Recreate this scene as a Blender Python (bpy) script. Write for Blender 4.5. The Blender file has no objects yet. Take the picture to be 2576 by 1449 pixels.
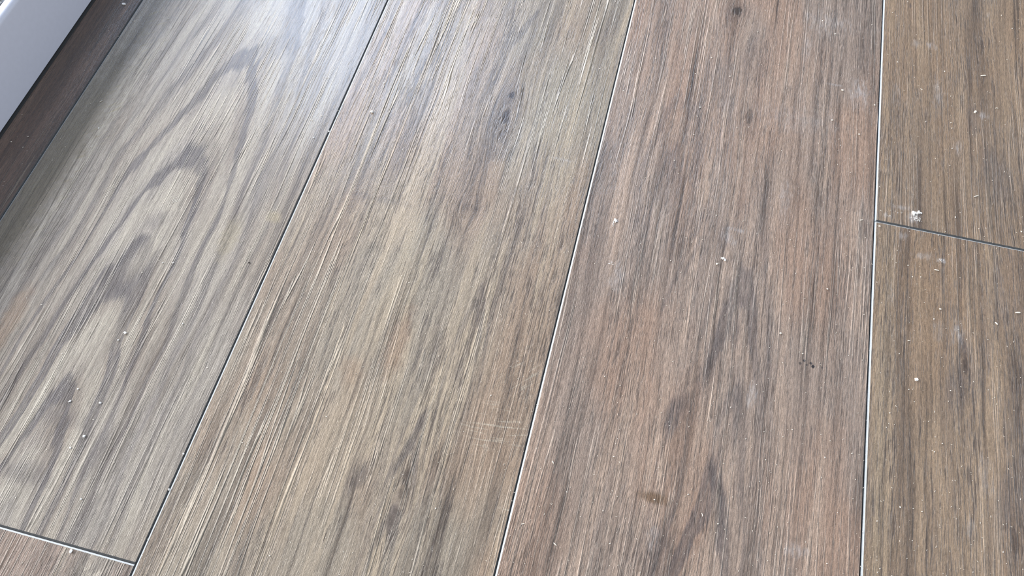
import bpy, bmesh, math, random
from mathutils import Matrix, Vector

# ------------------------------------------------------------------ camera
PW, PH, FPX = 2576, 1449, 1894.14
YAW, PITCH, ROLL = 0.2560153, 0.4653166, -0.0129124
CAMX, CAMH = 0.0207075, 0.4075471
C = bpy.context.scene.collection
ROT = (Matrix.Rotation(YAW, 3, 'Z') @ Matrix.Rotation(PITCH, 3, 'X') @ Matrix.Rotation(ROLL, 3, 'Z'))
cam = bpy.data.cameras.new('camera')
cam.sensor_width = 36
cam.lens = 36 * FPX / PW
cam.clip_start = 0.01
co = bpy.data.objects.new('camera', cam)
C.objects.link(co)
co.matrix_world = Matrix.Translation((CAMX, 0, CAMH)) @ ROT.to_4x4()
cam.dof.use_dof = True
cam.dof.focus_distance = 0.425
cam.dof.aperture_fstop = 60
bpy.context.scene.camera = co

# ------------------------------------------------------------------ light
world = bpy.data.worlds.new('room_light')
bpy.context.scene.world = world
world.use_nodes = True
bg = world.node_tree.nodes['Background']
bg.inputs[0].default_value = (0.91, 0.95, 1.0, 1)
bg.inputs[1].default_value = 0.42

def area(name, loc, rot, sx, sy, energy, color):
    l = bpy.data.lights.new(name, 'AREA')
    l.shape = 'RECTANGLE'
    l.size, l.size_y = sx, sy
    l.energy = energy
    l.color = color
    o = bpy.data.objects.new(name, l)
    C.objects.link(o)
    o.location = loc
    o.rotation_euler = rot
    return o
# daylight through the glazed door on the left: vertical rectangle in the door opening, facing into the room
area('door_daylight', (-2.5, 1.75, 1.05), (0, -math.pi / 2, 0), 1.9, 7.0, 405, (1.0, 0.992, 0.985))
# fill lamp added across the room to brighten the door rail's inner face
area('rail_fill', (3.2, 0.8, 1.2), (0, math.pi / 2, 0), 1.6, 3.0, 34, (0.78, 0.86, 1.0))
# added sky-blue lamp high ahead on the left, placed to give the floor's sheen
sl = area('sheen_light', (-1.60, 3.05, 2.85), (0, 0, 0), 1.3, 1.3, 58, (0.52, 0.70, 1.0))
sl.rotation_euler = (Vector((-1.60, 3.05, 2.85)) - Vector((-0.2, 0.45, 0))).to_track_quat('Z', 'Y').to_euler()

vs = bpy.context.scene.view_settings
vs.view_transform = 'Standard'
vs.look = 'None'
vs.gamma = 1
vs.use_curve_mapping = False
vs.exposure = 0.0

# ------------------------------------------------------------------ helpers
def lin(r, g, b):
    f = lambda c: (c / 255 / 12.92) if c / 255 <= 0.04045 else ((c / 255 + 0.055) / 1.055) ** 2.4
    return (f(r), f(g), f(b), 1)

def px(x, y):
    """floor point seen at a pixel of the photograph"""
    d = ROT @ Vector(((x - PW / 2) / FPX, -(y - PH / 2) / FPX, -1))
    t = -CAMH / d.z
    return (CAMX + d.x * t, d.y * t)

class G:
    """tiny node-expression builder"""
    def __init__(s, name):
        s.mat = bpy.data.materials.new(name)
        s.mat.use_nodes = True
        s.nt = s.mat.node_tree
        s.bsdf = s.nt.nodes['Principled BSDF']
    def node(s, t): return s.nt.nodes.new(t)
    def put(s, sock, v):
        if isinstance(v, E): s.nt.links.new(v.s, sock)
        elif isinstance(v, (tuple, list)): sock.default_value = v if len(v) != 3 or sock.type == 'VECTOR' else (*v, 1)
        else: sock.default_value = v
    def m(s, op, a, b=0.0, c=0.0, clamp=False):
        n = s.node('ShaderNodeMath'); n.operation = op; n.use_clamp = clamp
        s.put(n.inputs[0], a); s.put(n.inputs[1], b); s.put(n.inputs[2], c)
        return E(s, n.outputs[0])
    def noise(s, x, y, seed=0.0, detail=2.0, rough=0.5, dist=0.0):
        v = s.node('ShaderNodeCombineXYZ'); s.put(v.inputs[0], x); s.put(v.inputs[1], y)
        v.inputs[2].default_value = seed
        n = s.node('ShaderNodeTexNoise'); n.noise_dimensions = '3D'
        s.nt.links.new(v.outputs[0], n.inputs['Vector'])
        n.inputs['Scale'].default_value = 1.0
        n.inputs['Detail'].default_value = detail
        n.inputs['Roughness'].default_value = rough
        n.inputs['Distortion'].default_value = dist
        return E(s, n.outputs['Fac'])
    def mix(s, f, a, b, mode='MIX'):
        n = s.node('ShaderNodeMix'); n.data_type = 'RGBA'; n.blend_type = mode; n.clamp_factor = True
        s.put(n.inputs[0], f)
        for i, v in ((6, a), (7, b)):
            if isinstance(v, E): s.nt.links.new(v.s, n.inputs[i])
            else: n.inputs[i].default_value = v
        return E(s, n.outputs[2])
    def ramp(s, v, lo, hi):
        n = s.node('ShaderNodeMapRange'); n.interpolation_type = 'SMOOTHSTEP'; n.clamp = True
        s.put(n.inputs[0], v); n.inputs[1].default_value = lo; n.inputs[2].default_value = hi
        n.inputs[3].default_value = 0; n.inputs[4].default_value = 1
        return E(s, n.outputs[0])
    def gauss(s, X, Y, cx, cy, sx, sy, shear=0.0):
        """soft spot: exp(-(dx/sx)^2-(dy/sy)^2); shear slants it"""
        dy = Y - cy
        dx = X - cx - dy * shear if shear else X - cx
        a = dx * (1 / sx); b = dy * (1 / sy)
        return s.m('EXPONENT', (a * a + b * b) * -1.0)

class E:
    def __init__(s, g, sock): s.g, s.s = g, sock
    def __add__(s, o): return s.g.m('ADD', s, o)
    __radd__ = __add__
    def __sub__(s, o): return s.g.m('SUBTRACT', s, o)
    def __rsub__(s, o): return s.g.m('SUBTRACT', o, s)
    def __mul__(s, o): return s.g.m('MULTIPLY', s, o)
    __rmul__ = __mul__
    def sat(s): return s.g.m('ADD', s, 0.0, clamp=True)

W = 0.18                      # plank width
J_RIGHT, J_LEFT = 0.2989, -0.0022   # end joints in view

BROWN = lin(138, 117, 101)
TAN = lin(158, 138, 121)
OLIVE = lin(146, 137, 119)
GREY = lin(136, 127, 119)
DARK = lin(66, 55, 50)
BLUE = lin(84, 79, 82)
YEL = lin(150, 138, 104)
PALE = lin(196, 186, 168)

def wood(name, ox, oy, seed, base=BROWN, alt=GREY, tan=TAN, swirl=0.010, ridge=1.0, ridge_x=None, pore=1.0,
         knots=(), rings=(), darks=(), lights=(), stains=(), flecks=(), dusty=(), smooth=(), olive=(), dots=(), tone=1.0, hairy=1.0, mottle=0.0):
    """laminated oak print: everything is laid out in metres on the floor"""
    g = G(name)
    tc = g.node('ShaderNodeTexCoord')
    sp = g.node('ShaderNodeSeparateXYZ'); g.nt.links.new(tc.outputs['Object'], sp.inputs[0])
    X = E(g, sp.outputs[0]) + ox
    Y = E(g, sp.outputs[1]) + oy
    # ---- flow of the grain
    n1 = g.noise(X * 7, Y * 3.2, seed, 1.0) - 0.5
    n2 = g.noise(X * 38, Y * 13, seed + 3, 1.0) - 0.5
    n3 = g.noise(X * 160, Y * 60, seed + 5, 0.0) - 0.5
    U = X + n1 * (2 * swirl) + n2 * 0.0034 + n3 * 0.0006
    UR = X + n1 * (1.5 * swirl) + n2 * 0.0012      # the embossing runs straighter than the print
    for (kx, ky, sx, sy, amp, *_r) in knots:
        kd = (X - kx) * g.gauss(X, Y, kx, ky, sx, sy) * amp
        U = U - kd; UR = UR - kd * 0.25
    V = Y
    # ---- grain layers
    blotch = g.noise(U * 22, V * 7, seed + 11, 2.0, 0.55)
    streak = g.noise(U * 95, V * 5.5, seed + 13, 2.0, 0.6)
    fine = g.noise(U * 460, V * 11, seed + 17, 2.0, 0.6)
    line = g.noise(U * 250, V * 4.5, seed + 18, 2.0, 0.65)
    hair = g.noise(U * 2400, V * 290, seed + 20, 1.0, 0.65)
    fibre = g.noise(U * 1350, V * 105, seed + 19, 2.0, 0.65)
    porn = g.noise(U * 1400, V * 50, seed + 23, 2.0, 0.6)
    dens = g.noise(U * 60, V * 7, seed + 29, 2.0)
    speck = g.noise(X * 2100, Y * 1700, seed, 0.0)
    pores = g.ramp(porn + (dens - 0.5) * 0.50, 0.57, 0.66)
    col = g.mix(g.ramp(blotch, 0.36, 0.62), base, alt)
    col = g.mix(g.ramp(streak, 0.50, 0.68) * 0.75, col, tan)
    for (cx, cy, sx, sy, a) in olive:
        col = g.mix(g.gauss(X, Y, cx, cy, sx, sy) * a, col, OLIVE)
    dark = g.ramp(streak, 0.47, 0.30) * 0.42
    dark = dark + g.ramp(fine, 0.46, 0.30) * 0.34 + g.ramp(line, 0.45, 0.33) * (0.34 * hairy)
    # ---- cathedral rings
    bluef = None
    if rings:
        rsh = (g.noise(X * 45, Y * 14, seed + 41, 1.0) - 0.5) * 0.012
        comb = g.noise(U * 300, V * 4.0, seed + 71, 2.0, 0.6) - 0.5
        wob = (g.noise(X * 30, Y * 12, seed + 37, 2.0, 0.6) - 0.5) * 1.5
    for (uc, v0, k, per, sx, cy, sy, amp) in rings:
        # growth rings of a slanted cut: elongated arches with their tips up the plank
        a = (U + rsh - uc)
        b = (Y - v0 + comb * 0.036) * k
        r = g.m('SQRT', a * a + b * b + 1e-6)
        w = g.m('SINE', r * (2 * math.pi / per) + wob * 2.2)
        w2 = g.m('SINE', r * (2 * math.pi / (per * 0.37)) + wob * 5.0)
        msk = g.gauss(X, Y, uc, cy, sx, sy)
        band = g.ramp(w + w2 * 0.35, 0.20, 0.95) * msk * amp
        band = band * (0.35 + fine * 1.0)
        light = g.ramp(w, -0.2, -0.9) * msk * amp
        col = g.mix(light * 0.6, col, tan)
        bluef = band if bluef is None else g.m('MAXIMUM', bluef, band)
    if bluef is not None:
        col = g.mix(bluef, col, BLUE)
        dark = dark + bluef * 0.28
    if darks: dn = (g.noise(U * 120, V * 22, seed + 43, 3.0, 0.65) - 0.5) * 1.1
    for (cx, cy, sx, sy, sh, a) in darks:      # dark mineral patches in the print
        d = g.gauss(X, Y, cx, cy, sx, sy, sh)
        d = g.ramp(d + dn, 0.30, 0.95)
        d = d * (0.45 + g.ramp(fine, 0.35, 0.6) * 0.3 + g.ramp(fibre, 0.6, 0.35) * 0.5)
        col = g.mix(d * (a * 0.85), col, BLUE)
        dark = dark + d * a * 0.38
    for (cx, cy, sx, sy, sh, a) in lights:
        d = g.gauss(X, Y, cx, cy, sx, sy, sh)
        d = g.ramp(d + (fine - 0.5) * 0.9, 0.25, 0.95)
        col = g.mix(d * a, col, tan)
    # ---- knots
    khgt = None
    if knots: nn = (g.noise(X * 210, Y * 120, seed + 47, 3.0, 0.6) - 0.5)
    for (kx, ky, sx, sy, amp, rx, ry, dk) in knots:
        if dk <= 0: continue
        dx = (X - kx) * (1 / rx); dy = (Y - ky) * (1 / ry)
        r = g.m('SQRT', dx * dx + dy * dy) + nn * 1.3
        kn = g.ramp(r, 1.15, 0.35)
        ring = g.m('SINE', r * 13.0)
        halo = g.ramp(r, 3.4, 0.8) * (0.30 + ring * 0.12)
        col = g.mix(halo * dk, col, GREY if dk < 0.5 else BLUE)
        dark = dark + kn * (0.75 * dk) + halo * (0.35 * dk)
    # ---- ray flecks, scratches: short pale ticks slanting across the grain
    fh = None
    for (cx, cy, sx, sy, ang, a, fsx, fsy, col_f) in flecks:
        ca, sa = math.cos(ang), math.sin(ang)
        bend = (X - cx) * (X - cx) * 3.0
        P_ = X * ca + Y * sa
        Q_ = Y * ca - X * sa - bend
        fl = g.ramp(g.noise(P_ * fsx, Q_ * fsy, seed + 53, 2.0, 0.6), 0.56, 0.68) * g.gauss(X, Y, cx, cy, sx, sy) * a
        col = g.mix(fl, col, col_f)
        fh = fl if fh is None else fh + fl
    col = g.mix((pores * (0.62 * pore)).sat(), col, DARK)
    col = g.mix(dark.sat(), col, DARK)
    if stains: sn = (g.noise(X * 160, Y * 160, seed, 3.0) - 0.5) * 0.7
    for (cx, cy, sx, sy, a, c) in stains:
        d = g.ramp(g.gauss(X, Y, cx, cy, sx, sy) + sn, 0.30, 0.9)
        col = g.mix(d * a, col, c)
    # ---- embossed creases, their highlights painted in as a paler tint
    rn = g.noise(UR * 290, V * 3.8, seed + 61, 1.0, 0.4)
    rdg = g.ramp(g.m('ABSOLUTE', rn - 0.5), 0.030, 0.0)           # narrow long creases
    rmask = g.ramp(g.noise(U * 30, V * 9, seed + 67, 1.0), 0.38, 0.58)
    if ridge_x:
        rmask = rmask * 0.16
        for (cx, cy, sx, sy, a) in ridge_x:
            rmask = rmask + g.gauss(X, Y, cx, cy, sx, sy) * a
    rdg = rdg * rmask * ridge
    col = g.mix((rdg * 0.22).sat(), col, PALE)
    # ---- value modulation
    val = 1.06 + (fibre - 0.5) * (0.75 * hairy) + (hair - 0.5) * (1.25 * hairy) + (fine - 0.5) * (0.45 * hairy) + (line - 0.5) * 0.35 + (blotch - 0.5) * 0.25 + (speck - 0.5) * 0.50
    cv = g.node('ShaderNodeCombineColor')
    vv = val * tone
    for i in range(3): g.put(cv.inputs[i], vv)
    col = g.mix(1.0, col, E(g, cv.outputs[0]), 'MULTIPLY')
    # ---- pin-hole spots
    for (cx, cy, r_, a) in dots:
        d = g.gauss(X, Y, cx, cy, r_, r_)
        col = g.mix(g.ramp(d + (speck - 0.5) * 0.5, 0.25, 0.75) * a, col, lin(38, 37, 40))
    # ---- plaster dust lying in the grain
    if dusty: un = (g.noise(U * 420, V * 110, 7.0, 3.0, 0.7) - 0.5) * 2.0
    for (cx, cy, sx, sy, a) in dusty:
        d = g.gauss(X, Y, cx, cy, sx, sy)
        d = g.ramp(d + un, 0.55, 1.6) * (a * 0.85)
        col = g.mix(d, col, lin(205, 205, 208))
    h = rdg * 1.5 + fibre * (0.45 * hairy) + hair * (0.42 * hairy) + fine * (0.55 * hairy) + line * (0.5 * hairy) - pores * 0.45 + speck * 0.20
    bp = g.node('ShaderNodeBump')
    bp.inputs['Strength'].default_value = 1.0
    bp.inputs['Distance'].default_value = 0.00043
    g.put(bp.inputs['Height'], h)
    g.nt.links.new(bp.outputs[0], g.bsdf.inputs['Normal'])
    # thin wear layer that mirrors the lamps softly
    ge = g.node('ShaderNodeNewGeometry')
    mv = g.node('ShaderNodeMix'); mv.data_type = 'VECTOR'; mv.inputs[0].default_value = 0.25
    g.nt.links.new(ge.outputs['Normal'], mv.inputs[4]); g.nt.links.new(bp.outputs[0], mv.inputs[5])
    nv = g.node('ShaderNodeVectorMath'); nv.operation = 'NORMALIZE'
    g.nt.links.new(mv.outputs[1], nv.inputs[0])
    g.nt.links.new(nv.outputs[0], g.bsdf.inputs['Coat Normal'])
    g.bsdf.inputs['Coat Weight'].default_value = 0.65
    g.bsdf.inputs['Coat Roughness'].default_value = 0.20
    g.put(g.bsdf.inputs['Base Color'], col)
    g.put(g.bsdf.inputs['Roughness'], 0.36 + (fibre - 0.5) * 0.25)
    g.bsdf.inputs['Specular IOR Level'].default_value = 0.5
    return g.mat

def plain(name, color, rough=0.5, bump=0.0, scale=800.0, spec=0.5, var=0.0):
    g = G(name)
    tc = g.node('ShaderNodeTexCoord')
    n = g.node('ShaderNodeTexNoise'); n.inputs['Scale'].default_value = scale; n.inputs['Detail'].default_value = 3
    g.nt.links.new(tc.outputs['Object'], n.inputs['Vector'])
    f = E(g, n.outputs['Fac'])
    dk = tuple(c * (1 - var) for c in color[:3]) + (1,)
    g.put(g.bsdf.inputs['Base Color'], g.mix(g.ramp(f, 0.35, 0.65), dk, color))
    g.bsdf.inputs['Roughness'].default_value = rough
    g.bsdf.inputs['Specular IOR Level'].default_value = spec
    if bump:
        bp = g.node('ShaderNodeBump'); bp.inputs['Distance'].default_value = bump
        g.put(bp.inputs['Height'], f); g.nt.links.new(bp.outputs[0], g.bsdf.inputs['Normal'])
    return g.mat

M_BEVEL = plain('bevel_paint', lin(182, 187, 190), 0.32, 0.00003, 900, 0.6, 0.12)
M_BEVEL_SHADE = plain('bevel_painted_shade', lin(84, 86, 88), 0.5, 0, 900, 0.3, 0.2)  # bevels turned away from the door: their shade is put into the darker grey
M_CORE = plain('vinyl_core', lin(46, 48, 50), 0.7)
M_WHITE = plain('white_paint', lin(224, 228, 242), 0.38, 0.00002, 300, 0.5, 0.02)
M_BRUSH = plain('gritty_grey_mat', lin(170, 176, 184), 0.6, 0.003, 420, 0.5, 0.93)
M_DUST = plain('plaster_white', lin(252, 251, 248), 0.8, 0, 900, 0.2, 0.06)
M_SPLINTER = plain('pale_splinter', lin(246, 238, 224), 0.7, 0, 900, 0.3, 0.12)
M_SUB = plain('underlay', lin(40, 40, 42), 0.9)
M_GRIT = plain('dark_grit', lin(40, 36, 32), 0.6, 0, 900, 0.3, 0.3)

def mesh_obj(name, bm, mats, parent=None, loc=(0, 0, 0)):
    me = bpy.data.meshes.new(name)
    bm.normal_update()
    bm.to_mesh(me); bm.free()
    for m_ in (mats if isinstance(mats, (list, tuple)) else [mats]): me.materials.append(m_)
    o = bpy.data.objects.new(name, me)
    C.objects.link(o)
    o.location = loc
    if parent is not None: o.parent = parent
    return o

def box(bm, x0, x1, y0, y1, z0, z1):
    v = [bm.verts.new((x, y, z)) for z in (z0, z1) for y in (y0, y1) for x in (x0, x1)]
    for f in ((0, 2, 3, 1), (4, 5, 7, 6), (0, 1, 5, 4), (2, 6, 7, 3), (0, 4, 6, 2), (1, 3, 7, 5)):
        bm.faces.new([v[i] for i in f])

# ------------------------------------------------------------------ floor
bm = bmesh.new()
box(bm, -0.3955, 0.95, -1.0, 1.9, -0.010, -0.0046)
floor = mesh_obj('floor', bm, M_SUB)
floor['kind'] = 'structure'

T = 0.0045
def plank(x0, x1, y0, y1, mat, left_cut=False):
    """one click plank: flat face, painted bevels (0 face, 1 lit bevel, 2 steep bevel with shade painted in, 3 core)"""
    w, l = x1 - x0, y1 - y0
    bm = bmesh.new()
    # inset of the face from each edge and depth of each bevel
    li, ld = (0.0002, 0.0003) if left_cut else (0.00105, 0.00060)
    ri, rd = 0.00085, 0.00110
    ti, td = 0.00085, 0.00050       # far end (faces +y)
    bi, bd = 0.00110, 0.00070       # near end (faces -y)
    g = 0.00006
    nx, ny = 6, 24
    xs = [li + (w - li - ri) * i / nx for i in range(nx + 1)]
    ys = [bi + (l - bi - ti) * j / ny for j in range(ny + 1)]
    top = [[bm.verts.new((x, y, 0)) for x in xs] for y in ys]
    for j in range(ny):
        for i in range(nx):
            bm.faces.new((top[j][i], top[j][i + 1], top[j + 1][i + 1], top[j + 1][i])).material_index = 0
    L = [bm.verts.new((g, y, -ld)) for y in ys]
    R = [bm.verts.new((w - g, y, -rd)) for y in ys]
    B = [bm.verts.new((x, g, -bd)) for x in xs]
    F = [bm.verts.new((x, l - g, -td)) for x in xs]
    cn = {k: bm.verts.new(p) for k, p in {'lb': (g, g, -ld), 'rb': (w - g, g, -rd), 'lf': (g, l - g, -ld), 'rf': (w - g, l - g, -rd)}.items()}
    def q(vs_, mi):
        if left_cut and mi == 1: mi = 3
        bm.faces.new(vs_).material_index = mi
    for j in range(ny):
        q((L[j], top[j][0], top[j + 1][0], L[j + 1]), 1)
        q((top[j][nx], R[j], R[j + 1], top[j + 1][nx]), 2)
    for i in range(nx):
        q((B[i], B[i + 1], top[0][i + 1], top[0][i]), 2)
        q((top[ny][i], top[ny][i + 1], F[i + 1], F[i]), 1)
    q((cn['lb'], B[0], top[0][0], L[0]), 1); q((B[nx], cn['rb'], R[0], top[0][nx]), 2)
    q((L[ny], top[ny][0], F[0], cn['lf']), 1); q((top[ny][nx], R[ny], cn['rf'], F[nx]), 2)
    # sides and bottom
    low = {k: bm.verts.new((v.co.x, v.co.y, -T)) for k, v in cn.items()}
    def side(chain, a, b):
        q([low[a]] + [low[b]] + chain[::-1], 3)
    side([cn['lb']] + B + [cn['rb']], 'lb', 'rb')
    side([cn['rb']] + R + [cn['rf']], 'rb', 'rf')
    side([cn['rf']] + F[::-1] + [cn['lf']], 'rf', 'lf')
    side([cn['lf']] + L[::-1] + [cn['lb']], 'lf', 'lb')
    q((low['lb'], low['lf'], low['rf'], low['rb']), 3)
    return mesh_obj('plank', bm, [mat, M_BEVEL, M_BEVEL_SHADE, M_CORE], floor, (x0, y0, 0))

def P(x, y): return px(x, y)

# knots: (x, y, spread_x, spread_y, bow, core_rx, core_ry, darkness)
def K(pxx, pyy, sx, sy, amp, rx, ry, dk): return (*P(pxx, pyy), sx, sy, amp, rx, ry, dk)
def S(pxx, pyy, *r): return (*P(pxx, pyy), *r)


def M(name, x0, y0, seed, **kw): return wood(name, x0, y0, seed, **kw)

defs = []
# row behind the door rail: only a strip of it is left in front of the rail
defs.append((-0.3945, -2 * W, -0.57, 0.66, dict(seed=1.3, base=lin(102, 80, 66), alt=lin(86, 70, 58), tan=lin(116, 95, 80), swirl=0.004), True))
# left plank in view, full of arches
defs.append((-2 * W, -W, J_LEFT, 1.218, dict(
    seed=2.1, base=lin(137, 125, 112), alt=lin(143, 135, 126), tan=lin(163, 154, 140), swirl=0.006, ridge=0.8, pore=0.3, hairy=0.62,
    rings=[(-0.262, -0.12, 0.105, 0.0090, 0.058, 0.16, 0.30, 1.15)],
    darks=[S(60, 1190, 0.020, 0.008, 0, 0.5), S(150, 1050, 0.022, 0.008, 0.0, 0.45), S(240, 1150, 0.006, 0.022, 0.0, 0.6),
           S(300, 700, 0.010, 0.014, 0.3, 0.4), S(400, 550, 0.010, 0.010, 0.3, 0.4), S(700, 120, 0.018, 0.02, 0.3, 0.4),
           S(200, 1330, 0.008, 0.02, 0.1, 0.5)],
    lights=[S(250, 850, 0.016, 0.030, 0.2, 0.7), S(370, 640, 0.010, 0.022, 0.2, 0.7), S(470, 460, 0.008, 0.02, 0.2, 0.5)],
    stains=[(-0.349, 0.22, 0.020, 0.16, 0.75, lin(112, 101, 82)), (-0.212, 0.19, 0.008, 0.02, 0.3, YEL), S(690, 545, 0.006, 0.006, 0.6, lin(160, 146, 118)), S(30, 800, 0.008, 0.03, 0.5, lin(140, 112, 84))],
    olive=[(-0.345, 0.26, 0.016, 0.2, 0.0)],
    flecks=[(-0.340, 0.27, 0.014, 0.15, 0.75, 0.75, 60, 700, YEL)]), False))
defs.append((-2 * W, -W, -1.222, J_LEFT, dict(seed=7.7, base=lin(134, 114, 101), alt=lin(132, 123, 113), tan=lin(152, 140, 125), swirl=0.006, ridge=0.9,
    flecks=[(-0.20, -0.015, 0.014, 0.01, 0.75, 0.5, 100, 700, PALE)]), False))
# second plank: long embossed creases, knots
defs.append((-W, 0.0, -0.47, 0.75, dict(
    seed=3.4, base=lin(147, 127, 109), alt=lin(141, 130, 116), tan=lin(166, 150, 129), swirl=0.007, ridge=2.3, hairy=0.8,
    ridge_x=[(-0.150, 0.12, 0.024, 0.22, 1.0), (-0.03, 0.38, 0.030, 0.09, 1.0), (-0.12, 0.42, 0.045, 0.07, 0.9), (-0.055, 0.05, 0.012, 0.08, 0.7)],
    knots=[K(1272, 295, 0.014, 0.030, 0.75, 0.0034, 0.009, 1.0), K(1290, 238, 0.006, 0.01, 0.4, 0.0030, 0.0050, 1.0),
           K(1180, 522, 0.010, 0.012, 0.6, 0.0060, 0.0040, 0.35), K(1020, 1215, 0.007, 0.03, 0.6, 0.0024, 0.010, 0.6),
           K(990, 1300, 0.006, 0.02, 0.5, 0.0022, 0.007, 0.4), K(1270, 345, 0.008, 0.015, 0.3, 0.0045, 0.008, 0.5),
           K(930, 1180, 0.010, 0.016, 0.4, 0.0035, 0.008, 0.0)],
    rings=[(-0.060, -0.06, 0.070, 0.0034, 0.010, 0.06, 0.07, 0.6), (-0.045, 0.02, 0.070, 0.0036, 0.011, 0.17, 0.05, 0.5)],
    darks=[S(900, 1200, 0.006, 0.012, 0.2, 0.6), S(1010, 1150, 0.003, 0.02, 0.25, 0.6), S(1330, 60, 0.004, 0.03, 0.3, 0.5),
           S(950, 500, 0.03, 0.003, 0.1, 0.25), S(1255, 380, 0.010, 0.012, 0.1, 0.4), S(1060, 1060, 0.003, 0.012, 0.2, 0.5)],
    lights=[S(980, 780, 0.010, 0.05, 0.1, 0.6), S(960, 560, 0.03, 0.02, 0.1, 0.5), S(860, 1100, 0.02, 0.05, 0.1, 0.4)],
    stains=[S(1000, 860, 0.008, 0.03, 0.5, lin(140, 112, 90)), S(880, 930, 0.008, 0.012, 0.4, lin(142, 118, 96))],
    olive=[S(1020, 700, 0.012, 0.05, 0.45), S(1350, 250, 0.05, 0.05, 0.4)],
    flecks=[S(1250, 1075, 0.020, 0.014, 0.10, 0.55, 60, 700, PALE), S(1320, 950, 0.014, 0.02, 0.75, 0.5, 90, 800, PALE),
            S(1265, 1300, 0.006, 0.012, 0.05, 0.6, 70, 700, PALE)],
    dusty=[S(1410, 400, 0.012, 0.002, 0.5)]), False))
# third plank: reddish brown with dark mineral streaks
defs.append((0.0, W, -0.18, 1.04, dict(
    seed=4.2, base=lin(148, 124, 108), alt=lin(138, 122, 111), tan=lin(164, 143, 127), swirl=0.008, ridge=0.45, pore=0.9,
    knots=[K(1855, 28, 0.012, 0.020, 0.6, 0.0042, 0.0048, 0.75), K(1885, 290, 0.010, 0.02, 0.4, 0.0030, 0.009, 0.7)],
    rings=[(0.098, -0.14, 0.090, 0.0068, 0.026, 0.06, 0.075, 0.8), (0.104, -0.02, 0.085, 0.0066, 0.022, 0.205, 0.065, 0.65), (0.050, 0.30, 0.30, 0.016, 0.035, 0.33, 0.05, 0.45)],
    darks=[S(1790, 880, 0.005, 0.022, 0.1, 0.75), S(1850, 830, 0.004, 0.016, 0.0, 0.7), S(1700, 1040, 0.008, 0.018, 0.15, 0.75),
           S(1655, 1400, 0.010, 0.02, 0.1, 0.55), S(1790, 1190, 0.003, 0.012, -0.25, 0.7), S(1815, 1300, 0.0022, 0.022, -0.12, 0.7),
           S(1740, 650, 0.002, 0.022, 0.22, 0.5), S(1690, 720, 0.002, 0.03, 0.2, 0.4), S(1820, 600, 0.004, 0.012, 0, 0.45),
           S(1760, 560, 0.002, 0.02, 0.15, 0.4), S(1930, 900, 0.003, 0.05, 0, 0.3), S(1770, 940, 0.005, 0.014, 0.15, 0.6),
           S(1900, 150, 0.012, 0.04, 0.05, 0.3), S(1850, 1060, 0.003, 0.02, 0, 0.4), S(1600, 560, 0.003, 0.014, 0.2, 0.35)],
    stains=[S(1645, 1252, 0.010, 0.0040, 0.7, lin(92, 68, 42))],
    dusty=[S(2160, 235, 0.012, 0.020, 0.55), S(2100, 213, 0.010, 0.0018, 0.45), S(1850, 578, 0.013, 0.003, 0.55), S(1550, 700, 0.008, 0.018, 0.40),
           S(1835, 600, 0.008, 0.008, 0.4), S(2030, 120, 0.006, 0.020, 0.3), S(2080, 60, 0.03, 0.02, 0.3), S(1890, 990, 0.005, 0.012, 0.5), S(1640, 1350, 0.006, 0.012, 0.35),
           S(2000, 1385, 0.012, 0.006, 0.45), S(1540, 660, 0.004, 0.002, 0.7), S(2000, 300, 0.05, 0.02, 0.2), S(1975, 500, 0.006, 0.03, 0.3)],
    dots=[(*P(2023, 907), 0.0009, 0.95), (*P(2013, 914), 0.0010, 0.7), (*P(2029, 918), 0.0007, 0.75), (*P(2040, 914), 0.0010, 0.9), (*P(2045, 922), 0.0012, 1.0), (*P(2068, 925), 0.0007, 0.5)],
    tone=1.0), False))
brown_r = dict(base=lin(136, 114, 93), alt=lin(126, 108, 91), tan=lin(148, 127, 105), ridge=0.35)
defs.append((W, 2 * W, J_RIGHT, 1.52, dict(seed=5.9, swirl=0.006, **brown_r,
    darks=[S(2290, 15, 0.0012, 0.004, 0, 0.8), S(2450, 300, 0.006, 0.02, 0, 0.35), S(2500, 430, 0.012, 0.03, -0.3, 0.4), S(2180, 300, 0.003, 0.05, 0, 0.3)],
    dusty=[S(2345, 117, 0.006, 0.006, 0.5), S(2305, 110, 0.005, 0.008, 0.4), S(2475, 290, 0.006, 0.006, 0.6), S(2300, 545, 0.007, 0.007, 0.75), S(2236, 543, 0.006, 0.004, 0.5),
           S(2270, 522, 0.010, 0.003, 0.4), S(2410, 370, 0.004, 0.012, 0.4), S(2485, 40, 0.002, 0.006, 0.5), S(2255, 240, 0.004, 0.02, 0.3), S(2360, 240, 0.006, 0.03, 0.3)]), False))
defs.append((W, 2 * W, -0.921, J_RIGHT, dict(seed=6.6, swirl=0.005, pore=1.15, **brown_r,
    rings=[(0.262, -0.12, 0.10, 0.0120, 0.03, 0.15, 0.2, 0.28)],
    knots=[K(2430, 920, 0.006, 0.018, 0.5, 0.0020, 0.0075, 0.95), K(2555, 1360, 0.008, 0.02, 0.5, 0.0030, 0.010, 0.7)],
    darks=[S(2410, 990, 0.008, 0.02, 0, 0.4), S(2425, 870, 0.002, 0.01, 0, 0.5)],
    olive=[(0.188, 0.15, 0.006, 0.2, 0.25)],
    dusty=[S(2270, 592, 0.008, 0.004, 0.45), S(2325, 645, 0.010, 0.005, 0.5), S(2369, 655, 0.004, 0.003, 0.7), S(2410, 840, 0.006, 0.015, 0.45), S(2242, 740, 0.003, 0.012, 0.45),
           S(2360, 830, 0.006, 0.01, 0.3), S(2480, 1200, 0.006, 0.02, 0.3), S(2440, 1330, 0.004, 0.01, 0.3)]), False))
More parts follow.
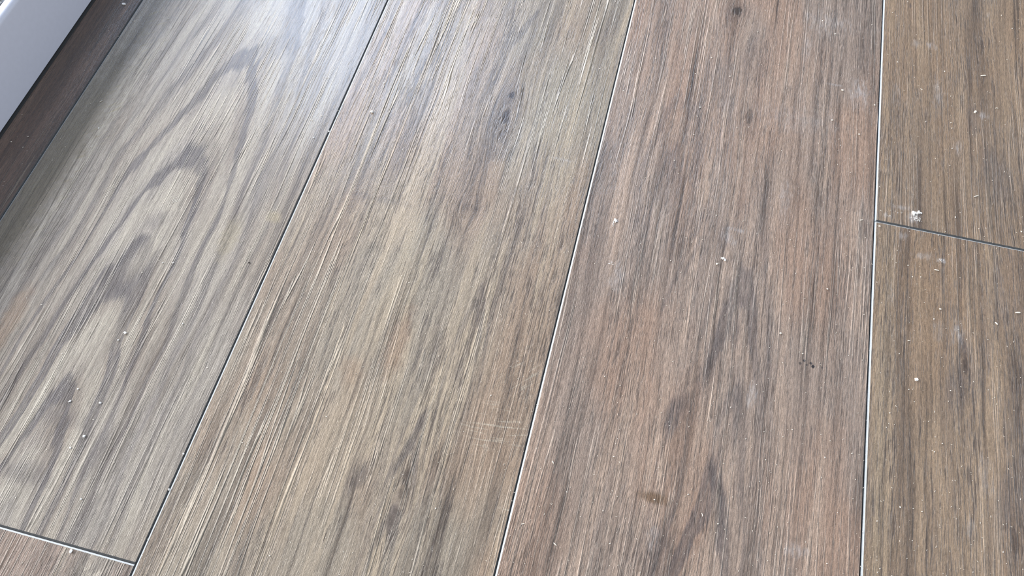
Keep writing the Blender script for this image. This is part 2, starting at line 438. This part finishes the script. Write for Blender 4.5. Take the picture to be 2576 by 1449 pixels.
# rows outside the frame
defs.append((-W, 0.0, 0.75, 1.9, dict(seed=12.0, swirl=0.006), False))
defs.append((-W, 0.0, -1.0, -0.47, dict(seed=13.0, swirl=0.006), False))
defs.append((0.0, W, -1.0, -0.18, dict(seed=14.0, swirl=0.006, **brown_r), False))
defs.append((0.0, W, 1.04, 1.9, dict(seed=15.0, swirl=0.006), False))
defs.append((2 * W, 3 * W, -0.6, 0.62, dict(seed=16.0, swirl=0.006, **brown_r), False))
defs.append((2 * W, 3 * W, 0.62, 1.84, dict(seed=17.0, swirl=0.006, **brown_r), False))
defs.append((3 * W, 4 * W, -0.3, 0.92, dict(seed=18.0, swirl=0.006, **brown_r), False))
defs.append((-2 * W, -W, 1.218, 1.9, dict(seed=19.0, swirl=0.006), False))
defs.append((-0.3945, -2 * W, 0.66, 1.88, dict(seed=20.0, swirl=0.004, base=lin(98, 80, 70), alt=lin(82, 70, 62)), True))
shared = {}
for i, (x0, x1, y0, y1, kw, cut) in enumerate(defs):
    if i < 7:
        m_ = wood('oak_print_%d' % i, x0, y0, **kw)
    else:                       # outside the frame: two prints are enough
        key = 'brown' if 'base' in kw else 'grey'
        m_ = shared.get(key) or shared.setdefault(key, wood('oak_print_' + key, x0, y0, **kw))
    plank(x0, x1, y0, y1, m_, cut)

# ------------------------------------------------------------------ glazed door: bottom rail
DX, DH = -0.396, 0.0495
door = bpy.data.objects.new('door_1', None)
C.objects.link(door)
door.location = (DX - 0.02, 0.75, 0)
door['kind'] = 'structure'
Y0, Y1 = -0.7 - 0.75, 2.2 - 0.75
def rail(name, prof, mat, nseg=1):
    bm = bmesh.new()
    a = [bm.verts.new((x + 0.02, Y0, z)) for x, z in prof]
    b = [bm.verts.new((x + 0.02, Y1, z)) for x, z in prof]
    n = len(prof)
    for i in range(n):
        bm.faces.new((a[i], a[(i + 1) % n], b[(i + 1) % n], b[i]))
    bm.faces.new(a[::-1]); bm.faces.new(b)
    bmesh.ops.recalc_face_normals(bm, faces=bm.faces)
    o = mesh_obj(name, bm, mat, door)
    return o
R_ = 0.0032
arc = [(-R_ + R_ * math.cos(t), DH - R_ + R_ * math.sin(t)) for t in [math.pi / 2 * k / 8 for k in range(9)]]
prof = [(0.0, 0.0013), (0.0, DH - R_)] + arc[1:] + [(-0.0065, DH), (-0.0065, DH - 0.004), (-0.028, DH - 0.004), (-0.028, 0.0), (-0.0022, 0.0), (-0.0022, 0.0013)]
rail('bottom_rail', prof, M_WHITE)
# dark gasket at the foot of the rail
rail('gasket', [(0.0019, 0.00003), (0.0011, 0.0004), (-0.0018, 0.0012), (-0.0018, 0.00003)], M_CORE)
# paving outside the door
bm = bmesh.new()
box(bm, -4.0, -0.4245, -2.5, 5.5, -0.06, -0.012)
pav = mesh_obj('ground', bm, plain('outdoor_concrete', lin(120, 120, 118), 0.85, 0.001, 60, 0.3, 0.35))
pav['kind'] = 'structure'
# rough grey strip behind the rail
bm = bmesh.new()
random.seed(4)
nx_, ny_ = 16, 1200
vv = [[bm.verts.new((-0.0075 - 0.018 * i / nx_ + 0.02, -1.2 + 2.4 * j / ny_, DH - 0.0038 + random.random() ** 2 * 0.0022)) for j in range(ny_ + 1)] for i in range(nx_ + 1)]
for i in range(nx_):
    for j in range(ny_):
        bm.faces.new((vv[i][j], vv[i][j + 1], vv[i + 1][j + 1], vv[i + 1][j]))
bmesh.ops.recalc_face_normals(bm, faces=bm.faces)
mesh_obj('brush_strip', bm, M_BRUSH, door)

# ------------------------------------------------------------------ crumbs
rnd = random.Random(11)
def lump(bm, c, r, sx=1, sy=1, sz=0.7, ang=0.0, sub=1, jit=0.28):
    res = bmesh.ops.create_icosphere(bm, subdivisions=sub, radius=1)
    ca, sa = math.cos(ang), math.sin(ang)
    zmin = 1e9
    for v in res['verts']:
        k = 1 + rnd.uniform(-jit, jit)
        x, y, z = v.co.x * k * sx * r, v.co.y * k * sy * r, v.co.z * k * sz * r
        v.co = (x * ca - y * sa, x * sa + y * ca, z)
        zmin = min(zmin, z)
    for v in res['verts']:
        v.co.x += c[0]; v.co.y += c[1]; v.co.z += c[2] - zmin

ICO = None
def fast_lumps(name, items, mat):
    """thousands of specks in one mesh, built from one small template"""
    t = bmesh.new(); bmesh.ops.create_icosphere(t, subdivisions=1, radius=1)
    t.verts.ensure_lookup_table()
    tv = [tuple(v.co) for v in t.verts]; tf = [[v.index for v in f.verts] for f in t.faces]
    t.free()
    V_, F_ = [], []
    for (cx, cy, r, sx, sy, sz, ang) in items:
        ca, sa = math.cos(ang), math.sin(ang); b0 = len(V_)
        for (x, y, z) in tv:
            k = 1 + rnd.uniform(-.2, .2)
            x, y, z = x * k * sx * r, y * k * sy * r, z * sz * r
            V_.append((cx + x * ca - y * sa, cy + x * sa + y * ca, z + sz * r * 0.92))
        F_ += [[b0 + i for i in f] for f in tf]
    me = bpy.data.meshes.new(name); me.from_pydata(V_, [], F_); me.update()
    me.materials.append(mat)
    o = bpy.data.objects.new(name, me); C.objects.link(o)
    return o

PXM = 0.00021   # metres a pixel, roughly
def thing(name, pxx, pyy, label, cat, group, build, mat, lift=0.00002):
    bm = bmesh.new()
    build(bm)
    x, y = P(pxx, pyy)
    zmin = min(v.co.z for v in bm.verts)
    for v in bm.verts: v.co.z += lift - zmin
    o = mesh_obj(name, bm, mat, None, (x, y, 0))
    o['label'] = label; o['category'] = cat
    if group: o['group'] = group
    return o

def crumb(w, h=None, ang=0.0, n=1):
    h = h or w
    def b(bm):
        lump(bm, (0, 0, 0), PXM / 2, w, h, min(w, h) * 0.75, ang, 1, 0.22)
        for _ in range(n - 1):
            lump(bm, (rnd.uniform(-1, 1) * w * PXM * 0.55, rnd.uniform(-1, 1) * h * PXM * 0.55, 0), PXM / 2, w * 0.5, h * 0.5, min(w, h) * 0.45, rnd.uniform(0, 3), 1)
    return b
def stick(l, w, ang, bend=0.0):
    def b(bm):
        n = 6
        rings_ = []
        for i in range(n + 1):
            t = i / n - 0.5
            rr = w * PXM / 2 * (1 - 0.35 * abs(2 * t) ** 3) * rnd.uniform(0.85, 1.1)
            cx, cy = t * l * PXM, bend * PXM * (1 - 4 * t * t)
            rings_.append([bm.verts.new((cx, cy + rr * math.cos(a), rr * 0.8 * math.sin(a))) for a in [k * math.pi / 3 for k in range(6)]])
        for i in range(n):
            for k in range(6):
                bm.faces.new((rings_[i][k], rings_[i][(k + 1) % 6], rings_[i + 1][(k + 1) % 6], rings_[i + 1][k]))
        bm.faces.new(rings_[0][::-1]); bm.faces.new(rings_[n])
        bmesh.ops.rotate(bm, verts=bm.verts, cent=(0, 0, 0), matrix=Matrix.Rotation(ang, 3, 'Z'))
        bmesh.ops.recalc_face_normals(bm, faces=bm.faces)
    return b
def slab(w, h, ang):
    def b(bm):
        pts = [(-.5, -.35), (-.1, -.5), (.45, -.4), (.5, .3), (.1, .5), (-.45, .42)]
        a = [bm.verts.new((x * w * PXM, y * h * PXM, 0)) for x, y in pts]
        c = [bm.verts.new((x * w * PXM * .85, y * h * PXM * .85, min(w, h) * PXM * rnd.uniform(.4, .6))) for x, y in pts]
        n = len(pts)
        for i in range(n): bm.faces.new((a[i], a[(i + 1) % n], c[(i + 1) % n], c[i]))
        bm.faces.new(a[::-1]); bm.faces.new(c)
        bmesh.ops.rotate(bm, verts=bm.verts, cent=(0, 0, 0), matrix=Matrix.Rotation(ang, 3, 'Z'))
    return b
def powder(spec):
    """heap of plaster grains: (dx, dy, spread, count, size)"""
    def b(bm):
        for (dx, dy, sx, sy, n, s) in spec:
            for _ in range(n):
                lump(bm, ((dx + rnd.gauss(0, sx)) * PXM, (dy + rnd.gauss(0, sy)) * PXM, 0), PXM / 2 * s * rnd.uniform(0.5, 1.2), 1, 1, 0.6, rnd.uniform(0, 3), 1)
    return b

GS, GC, GP = 'pale splinters on the brown planks', 'white crumbs on the floor', 'spots of white plaster powder'
thing('plaster_powder', 2305, 538, 'largest heap of white plaster powder, just above the end joint on the right plank', 'powder', GP,
      powder([(-6, 0, 3.2, 2.4, 26, 7), (7, 5, 2.6, 1.6, 14, 6), (-3, -14, 6, 6, 46, 2.4), (3, -22, 8, 3, 20, 2)]), M_DUST)
thing('plaster_powder', 2236, 543, 'faint scatter of white powder between the seam corner and the largest heap', 'powder', GP,
      powder([(0, 0, 5, 2, 12, 1.6), (22, 20, 12, 3, 12, 1.5)]), M_DUST)
thing('plaster_powder', 1548, 556, 'white plaster spot with a thin tail, nearest the seam on the third plank', 'powder', GP,
      powder([(0, 2, 2.0, 2.2, 24, 5.5), (-4, -10, 1.0, 4.5, 18, 2.4)]), M_DUST)
thing('plaster_powder', 1535, 664, 'thin white smear of powder below the spot with the tail', 'powder', GP,
      powder([(0, 0, 5, 0.8, 14, 1.8), (4, 5, 3, 1.5, 5, 1.4)]), M_DUST)
thing('plaster_powder', 1821, 653, 'hooked white plaster flake in the middle of the third plank', 'powder', GP,
      powder([(-3, 3, 2.8, 1.3, 18, 4.4), (4, -3, 1.0, 2.6, 12, 3.8)]), M_DUST)
thing('plaster_powder', 2369, 655, 'small faint powder spot below the end joint, right of the big heap', 'powder', GP,
      powder([(0, 0, 4, 2, 12, 2.0)]), M_DUST)
thing('plaster_powder', 443, 503, 'loose cluster of tiny white grains on the arched left plank', 'powder', GP,
      powder([(0, 0, 7, 4, 16, 1.8)]), M_DUST)

thing('splinter', 2473, 191, 'longest pale splinter near the upper right corner', 'splinter', GS, stick(17, 4.5, 0.30), M_SPLINTER)
thing('splinter', 2455, 494, 'slim tapering splinter above the right end of the end joint', 'splinter', GS, stick(15, 3, 0.52), M_SPLINTER)
thing('splinter', 2356, 680, 'short pale splinter below the end joint, slanting down to the right', 'splinter', GS, stick(12, 4, -0.05), M_SPLINTER)
thing('splinter', 2560, 787, 'pale splinter lying level at the right edge of the view', 'splinter', GS, stick(13, 4.5, 0.24), M_SPLINTER)
thing('splinter', 2506, 814, 'small splinter pointing down right, left of the one at the right edge', 'splinter', GS, stick(9, 4, -0.75), M_SPLINTER)
thing('splinter', 2167, 554, 'thin splinter just left of the corner where the seams meet', 'splinter', GS, stick(9, 3, 0.4), M_SPLINTER)
thing('splinter', 2318, 225, 'thin bent splinter on the upper right plank, leaning down right', 'splinter', GS, stick(8, 2, -0.6), M_SPLINTER)
thing('splinter', 2507, 273, 'small hooked splinter right of the blocky chip', 'splinter', GS, stick(8, 3, 0.2, 1.5), M_SPLINTER)
thing('splinter', 2286, 857, 'thin level splinter on the lower right plank above the dark knot', 'splinter', GS, stick(7, 2, 0.25), M_SPLINTER)
thing('splinter', 1391, 1163, 'thin upright splinter near the seam, low on the third plank', 'splinter', GS, stick(7, 2.6, -0.9), M_SPLINTER)
thing('splinter', 1396, 1369, 'forked pale splinter near the bottom of the third plank', 'splinter', GS, stick(10, 2.6, -0.5), M_SPLINTER)
thing('splinter', 1766, 1295, 'hair-thin upright splinter beside the lower dark streaks', 'splinter', GS, stick(8, 2, -1.1, 1), M_SPLINTER)
thing('splinter', 1315, 1318, 'thin splinter almost touching the seam at the bottom', 'splinter', GS, stick(9, 1.8, 0.45), M_SPLINTER)
thing('splinter', 255, 256, 'small curled white shaving on the left plank near the door rail', 'splinter', GS, stick(11, 2.6, 0.7, 1.5), M_SPLINTER)

thing('paint_chip', 312, 11, 'blocky white chip at the top edge on the dark strip by the door rail', 'chip', None, slab(12, 9, 0.25), M_DUST)
thing('paint_chip', 2453, 282, 'blocky pale chip near the upper right dust smear', 'chip', None, slab(6.5, 10, -0.4), M_SPLINTER)
thing('paint_chip', 2305, 955, 'heart-shaped white chip low on the right plank, left of the long knot', 'chip', None, slab(8, 9, 0.3), M_DUST)

CR = [(936, 283, 11, 10, 3, 'largest white crumb, on the second plank below the bright sheen'),
      (966, 210, 5, 5, 1, 'small round crumb above the largest crumb'),
      (894, 364, 4, 4, 1, 'small round crumb below the largest crumb, nearer the seam'),
      (828, 331, 6, 6, 1, 'white crumb wedged in the seam left of the largest crumb'),
      (789, 347, 5, 5, 1, 'grey-white crumb left of the seam crumb on the arched plank'),
      (2119, 228, 9, 6, 1, 'oval cream crumb at the end of the curved dust line'),
      (2200, 265, 6, 5, 1, 'small cream crumb touching the right seam'),
      (2093, 303, 6, 5, 1, 'cream crumb below left of the oval one'),
      (2161, 339, 7, 5, 1, 'cream crumb between the oval one and the right seam, lowest of three'),
      (2101, 86, 7, 4, 2, 'paired cream crumb high on the third plank'),
      (2257, 157, 5, 4, 1, 'cream crumb on the upper right plank close to the seam'),
      (2212, 570, 7, 5, 1, 'oval crumb in the corner just under the end joint'),
      (2365, 778, 7, 5, 1, 'cream crumb in the middle of the lower right plank'),
      (1803, 665, 7, 6, 2, 'double crumb left of the hooked plaster flake'),
      (1761, 271, 5, 5, 1, 'bright crumb in the upper middle of the third plank'),
      (1836, 193, 6, 5, 1, 'cream crumb below the round knot at the top'),
      (1790, 146, 5, 4, 1, 'crumb left of and below the round knot at the top'),
      (2081, 728, 6, 6, 1, 'squarish cream crumb on the third plank above the dark dots'),
      (1963, 839, 7, 6, 2, 'crumb with a fibre left of the dark dots'),
      (2019, 890, 5, 3, 1, 'flat crumb right above the cluster of dark dots'),
      (316, 838, 10, 7, 3, 'large white crumb on the light arch of the left plank'),
      (298, 856, 5, 5, 1, 'small crumb just below the large one on the light arch'),
      (253, 1014, 8, 6, 1, 'white crumb above the dark arch on the left plank'),
      (178, 1010, 6, 7, 2, 'ragged crumb left of the white crumb above the dark arch'),
      (197, 979, 5, 5, 1, 'round crumb above the ragged one on the left plank'),
      (213, 1098, 7, 9, 1, 'upright white crumb in the lower part of the left plank'),
      (178, 1127, 7, 5, 1, 'crumb just below left of the upright white crumb'),
      (205, 1256, 6, 5, 1, 'crumb above the lower left end joint'),
      (180, 1387, 8, 12, 1, 'upright pointed crumb just below the lower left end joint'),
      (462, 1142, 5, 5, 1, 'crumb on the edge of the left seam, upper of two'),
      (426, 1232, 6, 6, 2, 'crumb on the edge of the left seam, lower of two'),
      (410, 662, 5, 4, 1, 'left one of two small crumbs side by side on the left plank'),
      (436, 662, 6, 4, 1, 'right one of two small crumbs side by side on the left plank'),
      (249, 323, 5, 5, 1, 'small round crumb near the door rail below the curled shaving'),
      (460, 815, 4, 5, 1, 'small crumb right of the light arch on the left plank')]
for (x, y, w, h, n, lab) in CR:
    thing('crumb', x, y, lab, 'crumb', GC, crumb(w, h, rnd.uniform(-0.4, 0.4), n), M_DUST if x < 1400 else M_SPLINTER)
thing('grit_grain', 627, 661, 'single dark grain of grit beside the left seam', 'grit', None, crumb(5, 6, 0.4, 1), M_GRIT)

# fine dust: too many to count
items = []
SM = [(271,235),(469,37),(339,54),(517,220),(434,233),(397,472),(152,349),(71,344),(29,357),(58,371),(56,289),(272,140),(373,187),(423,48),(402,334),(368,322),
(851,279),(803,313),(786,303),(809,292),(740,274),(1248,43),(1092,352),(1045,331),(1062,262),(1749,186),(1745,340),(1650,147),(1582,139),(1568,229),(1696,404),(1701,423),(1906,81),(1925,26),(1509,173),
(2299,165),(2328,307),(2392,309),(2394,323),(2376,180),(2353,399),(2114,366),(2107,414),(2519,39),(2546,72),(2533,150),(2193,63),(2245,32),(2256,39),(1964,22),(2069,53),(2447,339),(2395,374),(2314,99),
(274,526),(358,686),(178,838),(157,890),(105,767),(101,532),(301,920),(39,936),(550,805),(522,925),(828,607),(993,786),(1011,694),(1089,733),(1029,712),(722,906),(709,936),(1104,896),(1035,581),(845,524),(1139,542),
(1778,541),(1802,542),(1767,603),(1726,599),(1869,557),(1824,793),(1577,850),(1712,686),(1521,947),(1740,886),(1687,656),(2403,547),(2257,630),(2284,668),(2295,697),(2316,697),(2569,583),(2462,576),(2360,592),(2202,584),
(1988,604),(1967,679),(2016,737),(2349,803),(2448,838),(2169,906),(2262,890),(114,979),(355,1258),(288,1163),(118,1131),(159,1200),(40,1252),(610,1114),(821,1048),(923,1200),(820,1353),(679,1398),(1235,995),(1096,1279),
(1544,1149),(1460,1300),(1426,1238),(1646,1257),(1806,1318),(1926,1157),(1838,1025),(1733,1074),(1731,1244),(1357,1275),(1517,1285),(1534,1368),(1560,970),(1876,1104),(1993,1081),(2075,1151),(2143,1141),(2152,1206),(2170,1338),
(2080,1418),(2286,980),(2300,1011),(2370,1116),(2350,1137),(2264,1276),(2206,1311),(2502,1000),(2391,983),(2531,1318),(2523,1389),(2213,1431),(2238,1039),(2319,1287)]
for (x, y) in SM:
    X, Y = P(x, y)
    s = rnd.uniform(2.4, 3.9)
    items.append((X, Y, PXM / 2 * s, rnd.uniform(0.8, 1.6), 0.9, 0.7, rnd.uniform(0, 3)))
for _ in range(2600):
    x, y = rnd.uniform(-60, 2640), rnd.uniform(-60, 1500)
    dens = 0.25 + 0.75 * min(1, max(0, (x - 1100) / 1100)) + 0.35 * (y / 1449)
    if x < 700: dens = 0.40
    if rnd.random() > dens: continue
    X, Y = P(x, y)
    if X < DX + 0.003: continue
    s = 1.1 + 1.3 * rnd.random() ** 2
    if rnd.random() < 0.25:
        items.append((X, Y, PXM / 2, 5 * rnd.uniform(0.7, 1.3), 1.2, 1.0, rnd.uniform(0, 3.14)))
    else:
        items.append((X, Y, PXM / 2 * s, 1, 1, 0.7, rnd.uniform(0, 3)))
fd = fast_lumps('dust_specks', items, M_SPLINTER)
fd['label'] = 'fine pale sawdust specks scattered over all the planks'
fd['category'] = 'dust'
fd['kind'] = 'stuff'
